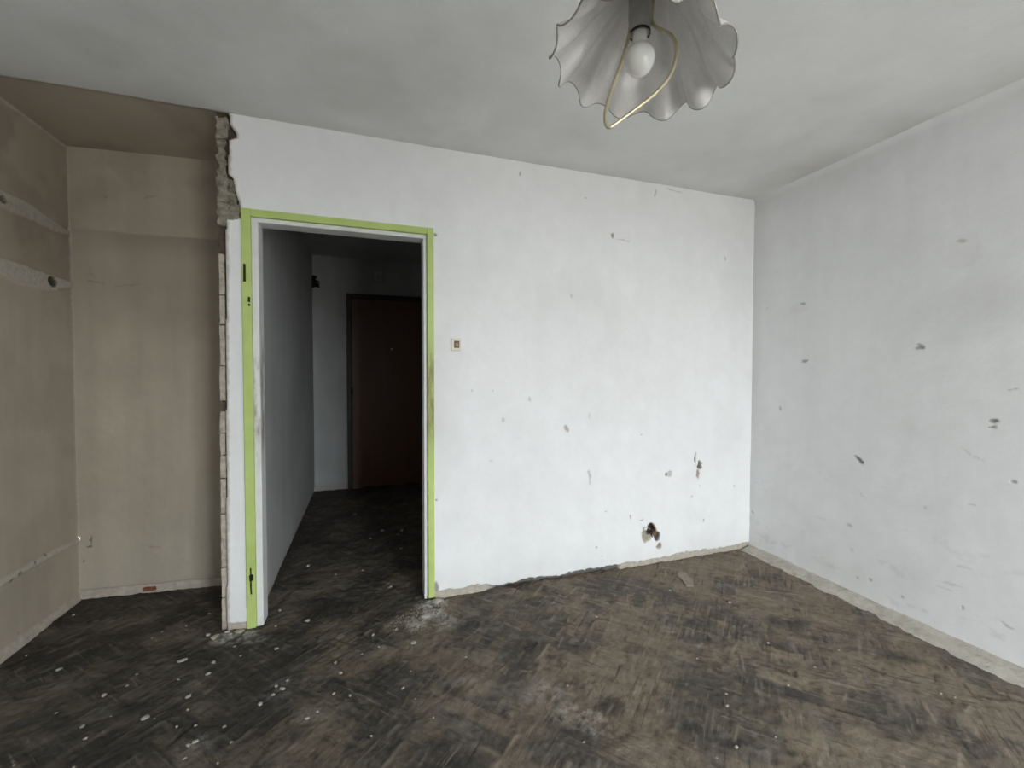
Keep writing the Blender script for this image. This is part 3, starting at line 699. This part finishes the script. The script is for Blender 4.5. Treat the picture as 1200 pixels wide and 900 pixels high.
# remains of the hinges: dark slots and pins on the left post
for (px, y0, y1, wpx) in ((286.5, 309, 330, 3.0), (291.8, 348, 354, 2.6), (292.0, 356, 359, 2.0), (294.3, 666, 696, 1.8), (294.5, 674, 680, 4.5)):
    a = onc(px - wpx / 2, y0); b = onc(px + wpx / 2, y1)
    bm = box_bm(a[0], b[0], D - .0165, D - .008, b[2], a[2], .0012)
    bmesh.ops.subdivide_edges(bm, edges=bm.edges[:], cuts=2)
    for v in bm.verts: v.co += Vector((mnoise.noise(v.co * 300), 0, mnoise.noise(v.co * 300 + Vector((9, 0, 0))))) * .0035
    tchild('hinge_remnant', bm, M['iron'])
# threshold shoe where the right post meets the floor
tchild('post_shoe', box_bm(IX1 - .004, CX1 + .002, D - .014, D + .04, .0, .02, .002), simple('rust_brown_shoe', (.07, .045, .03), .9, .4, 60))

# ------------------------------------------------------------------ window wall behind the camera
wx0, wx1, wz0, wz1 = WIN[0]
def front_fn(x, z): return np.stack([x, x * 0 + YF, z], -1), dict(bare=0 * x, dark=0 * x, grime=.2 * fbm(x, z, 3, 3))
gx = np.unique(np.concatenate([np.linspace(XL - .05, wx0, 30), np.linspace(wx0, wx1, 30), np.linspace(wx1, XR + .05, 30)]))
gz = np.unique(np.concatenate([np.linspace(-.02, wz0, 20), np.linspace(wz0, wz1, 30), np.linspace(wz1, H + .01, 10)]))
struct(grid('wall_front', gx, gz, front_fn, M['white'], keep=lambda x, z: ~((x > wx0) & (x < wx1) & (z > wz0) & (z < wz1)), skirt=(0, -.22, 0), flip=True))
win = struct(empty('window_1', ((wx0 + wx1) / 2, YF - .12, wz0)))
def wpart(name, *a, mat=M['pvc'], bev=.004):
    o = from_bm(name, box_bm(*a, bev), mat); o.parent = win; o.matrix_parent_inverse = Matrix.Translation(-Vector(win.location)); return o
fy0, fy1 = YF - .16, YF - .10; t = .05; xm = (wx0 + wx1) / 2
for a in ((wx0, wx0 + t, wz0, wz1), (wx1 - t, wx1, wz0, wz1), (xm - t / 2, xm + t / 2, wz0 + t, wz1 - t)): wpart('frame_post', a[0], a[1], fy0, fy1, a[2], a[3])
for z0 in (wz0, wz1 - t): wpart('frame_rail', wx0 + t, wx1 - t, fy0, fy1, z0, z0 + t)
for a, b in ((wx0 + t, xm - t / 2), (xm + t / 2, wx1 - t)): wpart('pane', a, b, fy0 + .028, fy0 + .032, wz0 + t, wz1 - t, mat=M['pane'], bev=0)
wpart('window_sill', wx0 - .08, wx1 + .08, YF - .10, YF + .14, wz0 - .035, wz0 - .002)

# ------------------------------------------------------------------ light switch
p = hit(534, 404, 1, D)
sw = tag(empty('light_switch', (p[0], D, p[2])), 'small yellowed light switch with brown rocker on the white wall beside the door', 'light switch')
a = hit(528.5, 397, 1, D); b = hit(540, 411.5, 1, D); hw = (b[0] - a[0]) / 2; hh = (a[2] - b[2]) / 2
def spart(name, x0, x1, y0, y1, z0, z1, mat, bev, par=None): return from_bm(name, box_bm(x0, x1, y0, y1, z0, z1, bev, 3), mat, par or sw)
plate = spart('plate', -hw, hw, -.010, .006, -hh, hh, M['switch'], .004)
fr = hw * .55
spart('rocker_well', -fr + .004, fr + .004, -.0115, -.004, -hh * .55, hh * .62, M['brown'], .001, plate)
rk = spart('rocker', -fr * .55 + .004, fr * .62 + .004, -.0155, -.006, -hh * .22, hh * .26, simple('tan_rocker', (.36, .26, .16), .5, .3, 60), .0015, plate)

# ------------------------------------------------------------------ torn-out socket wires low on the wall
c = hit(763, 624, 1, D)
so = tag(empty('torn_socket', (c[0], D, c[2])), 'torn-out wall socket with rusty wires sticking from a hole above the floor', 'wall socket')
def wirepts(lst): return [tuple(np.array(hit(px, py, 1, D + dy)) - np.array([c[0], D, c[2]])) for px, py, dy in lst]
tube('wire', wirepts([(764, 612, .03), (766, 616, -.004), (769, 621, -.012), (768, 628, -.008), (765, 624, .0), (766, 620, .03)]), .0032, M['copper'], so)
tube('wire', wirepts([(762, 620, .02), (757, 617, -.006), (754, 619, -.010), (754.5, 624, -.008), (758, 624, .006)]), .0026, M['cable'], so)
tube('wire', wirepts([(764, 616, .03), (763, 622, -.006), (764, 630, -.004), (767, 633, .02)]), .0028, M['iron'], so)
rough_box('box_shard', -.012, .018, .010, .030, -.028, -.006, M['core'], so, amp=.004, step=.01, scale=60)

# wires and box in the hallway corner
hx = hit(367, 331, 1, YH - .03)
hw_ = tag(empty('hallway_wires', (hx[0], YH, hx[2])), 'black loose wires and broken box in the dark hallway corner', 'wires')
rough_box('broken_box', -.035, .035, -.05, .004, -.05, .05, M['black'], hw_, amp=.045, step=.012, scale=22)
def hp(lst): return [tuple(np.array(hit(px, py, 1, YH - dy)) - np.array([hx[0], YH, hx[2]])) for px, py, dy in lst]
tube('wire', hp([(361, 312, .03), (361, 322, .05), (364, 326, .07), (368, 330, .05)]), .007, M['black'], hw_)
tube('wire', hp([(366, 330, .04), (372, 328, .08), (375, 332, .09), (371, 336, .05)]), .005, M['black'], hw_)
tube('wire', hp([(367, 330, .04), (364, 336, .08), (361, 337, .07)]), .005, M['black'], hw_)
jc = hit(443, 325, 1, YH)
jo = tag(empty('junction_box', (jc[0], YH, jc[2])), 'small painted junction box cover above the brown door', 'junction box')
from_bm('cover', box_bm(-.055, .055, -.022, .004, -.065, .065, .012, 3), M['hall'], jo)
from_bm('screw', box_bm(-.006, .006, -.0245, -.020, -.006, .006, .002, 2), M['iron'], jo)
for o in (M['hall'],): pass
for ch in jo.children:
    if ch.name.startswith('cover'):
        for k in ('bare', 'dark', 'grime'): ch.data.attributes.new(k, 'FLOAT', 'POINT')

# ------------------------------------------------------------------ ceiling lamp
LZ = .87
lc = at_depth(752, 64, LZ)
lamp = tag(empty('pendant_lamp', (lc[0], lc[1], H - .01)), 'frilled frosted glass pendant lamp with bare opal bulb and bent brass rod', 'ceiling lamp')
L0 = Vector((lc[0], lc[1], H - .01))
def lchild(o): o.parent = lamp; o.matrix_parent_inverse = Matrix.Translation(-L0); return o
bulbc = Vector(at_depth(749.5, 70, LZ)); ax = Vector((0, 0, 1))
NR = 12
def shade_fn(th, t_):
    rr = .024 + .144 * t_ ** .92 + .014 * sm(.75, 1.0, t_)
    wv = np.cos(NR * th + .6 + .55 * np.sin(2 * th + .5)) ; w2 = np.sin(NR * th + .6 + .55 * np.sin(2 * th + .5))
    am = t_ ** 1.7 * (1 + .25 * np.sin(3 * th + 1))
    zz = .150 * (1 - t_) ** 1.05 - .020 * sm(.5, 1, t_) + .013 * am * wv
    rr = rr + .007 * am * w2 + .006 * np.sin(th * 2 + .4) * t_
    th2 = th + .010 * am * np.sin(2 * (NR * th + .6))
    p = np.stack([rr * np.cos(th2), rr * np.sin(th2), zz], -1)
    return p, dict(rim=sm(.984, .992, t_))
sh = grid('shade', np.linspace(0, 2 * math.pi, 417), np.concatenate([np.linspace(0, .95, 46), np.linspace(.955, 1, 8)]), shade_fn, M['shade'])
sh.data.validate()
bmx = bmesh.new(); bmx.from_mesh(sh.data); bmesh.ops.remove_doubles(bmx, verts=bmx.verts, dist=1e-5); bmesh.ops.recalc_face_normals(bmx, faces=bmx.faces)
tilt = Matrix.Rotation(math.radians(9), 4, Vector(fw)) @ Matrix.Rotation(math.radians(3), 4, Vector(rt))
bmx.transform(Matrix.Translation(Vector(lc) + Vector((0, 0, 0))) @ tilt); bmx.to_mesh(sh.data); bmx.free()
so_ = sh.modifiers.new('thickness', 'SOLIDIFY'); so_.thickness = .003; so_.offset = 0
lchild(sh)
bl = lathe('bulb', [(0, -.031), (.010, -.0293), (.020, -.0235), (.027, -.0135), (.0308, 0), (.0290, .0105), (.0225, .0210), (.0165, .0265), (.0148, .032), (.0142, .046), (.0135, .058)], M['bulb'])
bl.location = bulbc; lchild(bl)
sk = lathe('socket', [(.0145, .052), (.0185, .051), (.0190, .060), (.0215, .062), (.0225, .085), (.0225, .118), (.018, .128), (.010, .134), (.006, .150), (0, .150)], M['socket'])
sk.location = bulbc; lchild(sk)
rg = lathe('socket_ring', [(.0195, .0495), (.0212, .050), (.0212, .0535), (.0195, .054)], M['black']); rg.parent = sk
nk = lathe('shade_holder', [(.008, .165), (.018, .168), (.034, .160), (.036, .150), (.030, .146)], M['brass']); nk.location = bulbc; lchild(nk)
cb = tube('cord', [tuple(bulbc + Vector((0, 0, .14))), tuple(bulbc + Vector((.002, 0, .3))), (lc[0], lc[1], H - .03), (lc[0], lc[1], H - .008)], .004, M['cable']); lchild(cb)
cn = lathe('ceiling_rose', [(.006, -.075), (.018, -.072), (.040, -.045), (.050, -.012), (.050, 0), (0, 0)], M['brass']); cn.location = (lc[0], lc[1], H - .008); lchild(cn)
loop = [(766, -6, .875), (764.5, 8, .872), (762.5, 24, .868), (768, 32, .858), (780, 37, .845), (788, 42, .838), (794, 54, .832), (792, 72, .828), (784, 92, .822), (766, 112, .818), (742, 130, .815),
        (722, 145, .814), (713, 151, .814), (709, 143, .816), (710, 126, .822), (718, 101, .834), (729, 72, .850), (737, 45, .866), (740, 20, .880), (742, 2, .885)]
lp = tube('brass_rod', [tuple(at_depth(*q)) for q in loop], .0036, M['brass'], res=8); lchild(lp)

# ------------------------------------------------------------------ crumbs and scraps on the floor
def floor_z(x, y): return floor_fn(np.array([[x]]), np.array([[y]]))[0][0, 0, 2]
def chip_mesh(k):
    bm = bmesh.new(); bmesh.ops.create_icosphere(bm, subdivisions=1, radius=1)
    for v in bm.verts:
        q = v.co * 1.3 + Vector((k * 7.7, k * 3.1, 0))
        v.co *= 1 + .45 * mnoise.noise(q); v.co.z *= .45
    bm.normal_update(); me = bpy.data.meshes.new('plaster_crumb'); 
    zmin = min(v.co.z for v in bm.verts)
    for v in bm.verts: v.co.z -= zmin
    bm.to_mesh(me); bm.free(); me.materials.append(M['chip']); return me
CM = [chip_mesh(k) for k in range(8)]
ALC = [(86, 720, 5), (190, 739, 3.5), (178, 747, 3.5), (218, 732, 3.5), (245, 718, 4), (31, 767, 4)]
ROOM = [(214, 774, 10), (250, 777, 7), (244, 789, 8), (221, 814, 8), (170, 840, 12), (122, 814, 8), (69, 784, 7), (244, 744, 8), (266, 745, 7), (160, 789, 3.5), (209, 795, 4), (149, 802, 4), (220, 829, 4), (100, 865, 7), (96, 849, 7), (66, 834, 4),
        (130, 838, 3), (229, 871, 8), (221, 872, 7), (217, 887, 6), (271, 870, 5), (282, 768, 4), (275, 757, 4), (86, 898, 5), (255, 892, 4), (16, 894, 4), (207, 851, 5), (263, 850, 6), (229, 850, 4), (181, 841, 3),
        (485, 752, 8), (399, 787, 6), (410, 814, 5), (337, 797, 6), (324, 803, 6), (331, 807, 7), (305, 824, 8), (320, 813, 6), (391, 812, 5), (324, 760, 6), (437, 744, 5), (444, 757, 4), (508, 839, 4), (481, 786, 3), (546, 769, 3.5), (487, 818, 3),
        (360, 840, 6), (372, 833, 5), (393, 775, 6), (424, 765, 3.5), (472, 807, 5), (464, 737, 4), (435, 863, 4), (360, 727, 8), (323, 732, 4),
        (855, 706, 6), (785, 691, 4), (817, 771, 3.5), (684, 868, 4), (665, 803, 3.5), (863, 875, 6), (851, 813, 5), (852, 827, 6), (699, 722, 4), (840, 888, 3), (955, 781, 4), (924, 802, 4), (1103, 811, 4), (1119, 816, 4), (983, 761, 3), (909, 863, 3), (900, 753, 5)]
HALL = [(328, 715, 6), (361, 663, 6), (457, 687, 6), (471, 622, 7), (448, 622, 6), (466, 626, 4), (470, 642, 4), (434, 631, 4), (393, 672, 4), (425, 668, 4), (416, 602, 4)]
k = 0
def zone(px, py, w):
    size = 'large' if w >= 8 else ('small' if w >= 5 else 'tiny')
    if (px, py, w) in ALC: where = 'on the alcove floor below the beige walls'
    elif (px, py, w) in HALL: where = 'on the dark hallway floor beyond the green door frame'
    elif px < 190 and py > 760: where = 'on the dark floor in front of the alcove'
    elif px < 290: where = 'on the dark floor before the broken wall end'
    elif px < 520: where = 'on the dark floor before the green doorway'
    elif px < 720: where = 'on the brown floor before the bare white wall'
    else: where = 'on the scored brown floor beside the grey-white side wall'
    return size + ' white plaster crumb ' + where, size + ' crumbs ' + where
for lst in (ALC, ROOM, HALL):
    for (px, py, w) in lst:
        p = hit(px, py, 2, .004); dpt = float(np.dot(p - CAM, fw)); r_ = w * .78 * dpt / F_PX / 2
        o = bpy.data.objects.new('plaster_crumb', CM[k % 8]); k += 1
        o.location = (p[0], p[1], floor_z(p[0], p[1]) - r_ * .04)
        o.rotation_euler = (0, 0, random.uniform(0, 6.28))
        o.scale = (r_ * random.uniform(.95, 1.3), r_ * random.uniform(.7, 1.0), r_ * random.uniform(.7, 1.1))
        COL.objects.link(o); lab, grp = zone(px, py, w); tag(o, lab, 'crumb', grp)
# mortar lumps at the foot of the broken wall end and by the other post
for (px, py, w, lab) in ((252, 748, 9, 'cream mortar lump on the floor by the broken wall end'), (280, 741, 10, 'cream mortar lump at the foot of the left green door post'),
                         (511, 707, 11, 'pale mortar lump at the foot of the right green door post'), (498, 722, 8, 'flat pale plaster flake in the white dust by the right door post')):
    p = hit(px, py, 2, .006); dpt = float(np.dot(p - CAM, fw)); r_ = w * dpt / F_PX / 2
    o = bpy.data.objects.new('mortar_lump', CM[k % 8].copy()); k += 1; o.data.materials[0] = M['plaster'] if py > 735 else M['chip']
    o.location = (p[0], p[1], floor_z(p[0], p[1]) - .003); o.rotation_euler = (0, 0, random.uniform(0, 6)); o.scale = (r_ * 1.2, r_ * .8, r_ * .7)
    COL.objects.link(o); tag(o, lab, 'mortar lump')
# dust and grit spilled by the right post: nobody could count the grains
bm = bmesh.new()
for i in range(380):
    t_ = random.random() ** .8
    px = 511 - 32 * t_ + random.gauss(0, 7 + 8 * t_); py = 707 + 26 * t_ + random.gauss(0, 4)
    p = hit(px, py, 2, .004); r_ = random.uniform(.0008, .0028)
    g = bmesh.ops.create_icosphere(bm, subdivisions=1, radius=r_, matrix=Matrix.Translation((p[0], p[1], floor_z(p[0], p[1]) + r_ * .3)))
    for v in g['verts']: v.co += Vector((random.uniform(-1, 1), random.uniform(-1, 1), random.uniform(-1, 1))) * r_ * .35
grit = from_bm('plaster_grit', bm, M['chip']); grit['kind'] = 'stuff'
tag(grit, 'spilled white plaster grit and dust at the foot of the right green door post', 'plaster dust')
# black rubber scrap and the pale flat patch
sp = tag(tube('rubber_scrap', [tuple(np.array(hit(px, py, 2, .012)) + np.array([0, 0, 0])) for px, py in ((615, 760), (620, 759.5), (626, 757), (629, 753))], .0065, M['black']), 'small curved black scrap lying on the brown floor', 'scrap')
pts = [(795, 671), (803, 671), (807, 676), (812, 679), (813, 686), (804, 686), (799, 679), (794, 675)]
bm = bmesh.new(); vs = []
for px, py in pts:
    p = hit(px, py, 2, .006); vs.append(bm.verts.new((p[0], p[1], .008)))
f = bm.faces.new(vs); bmesh.ops.triangulate(bm, faces=[f])
g = bmesh.ops.extrude_face_region(bm, geom=bm.faces[:])
for v in [q for q in g['geom'] if isinstance(q, bmesh.types.BMVert)]: v.co.z -= .010
tag(from_bm('plaster_flake', bm, simple('dusty_tan_plaster', (.30, .27, .22), .95, .25, 40, bump=.6, spec=.1)), 'flat pale tan plaster flake on the floor below the two wall holes', 'plaster flake')
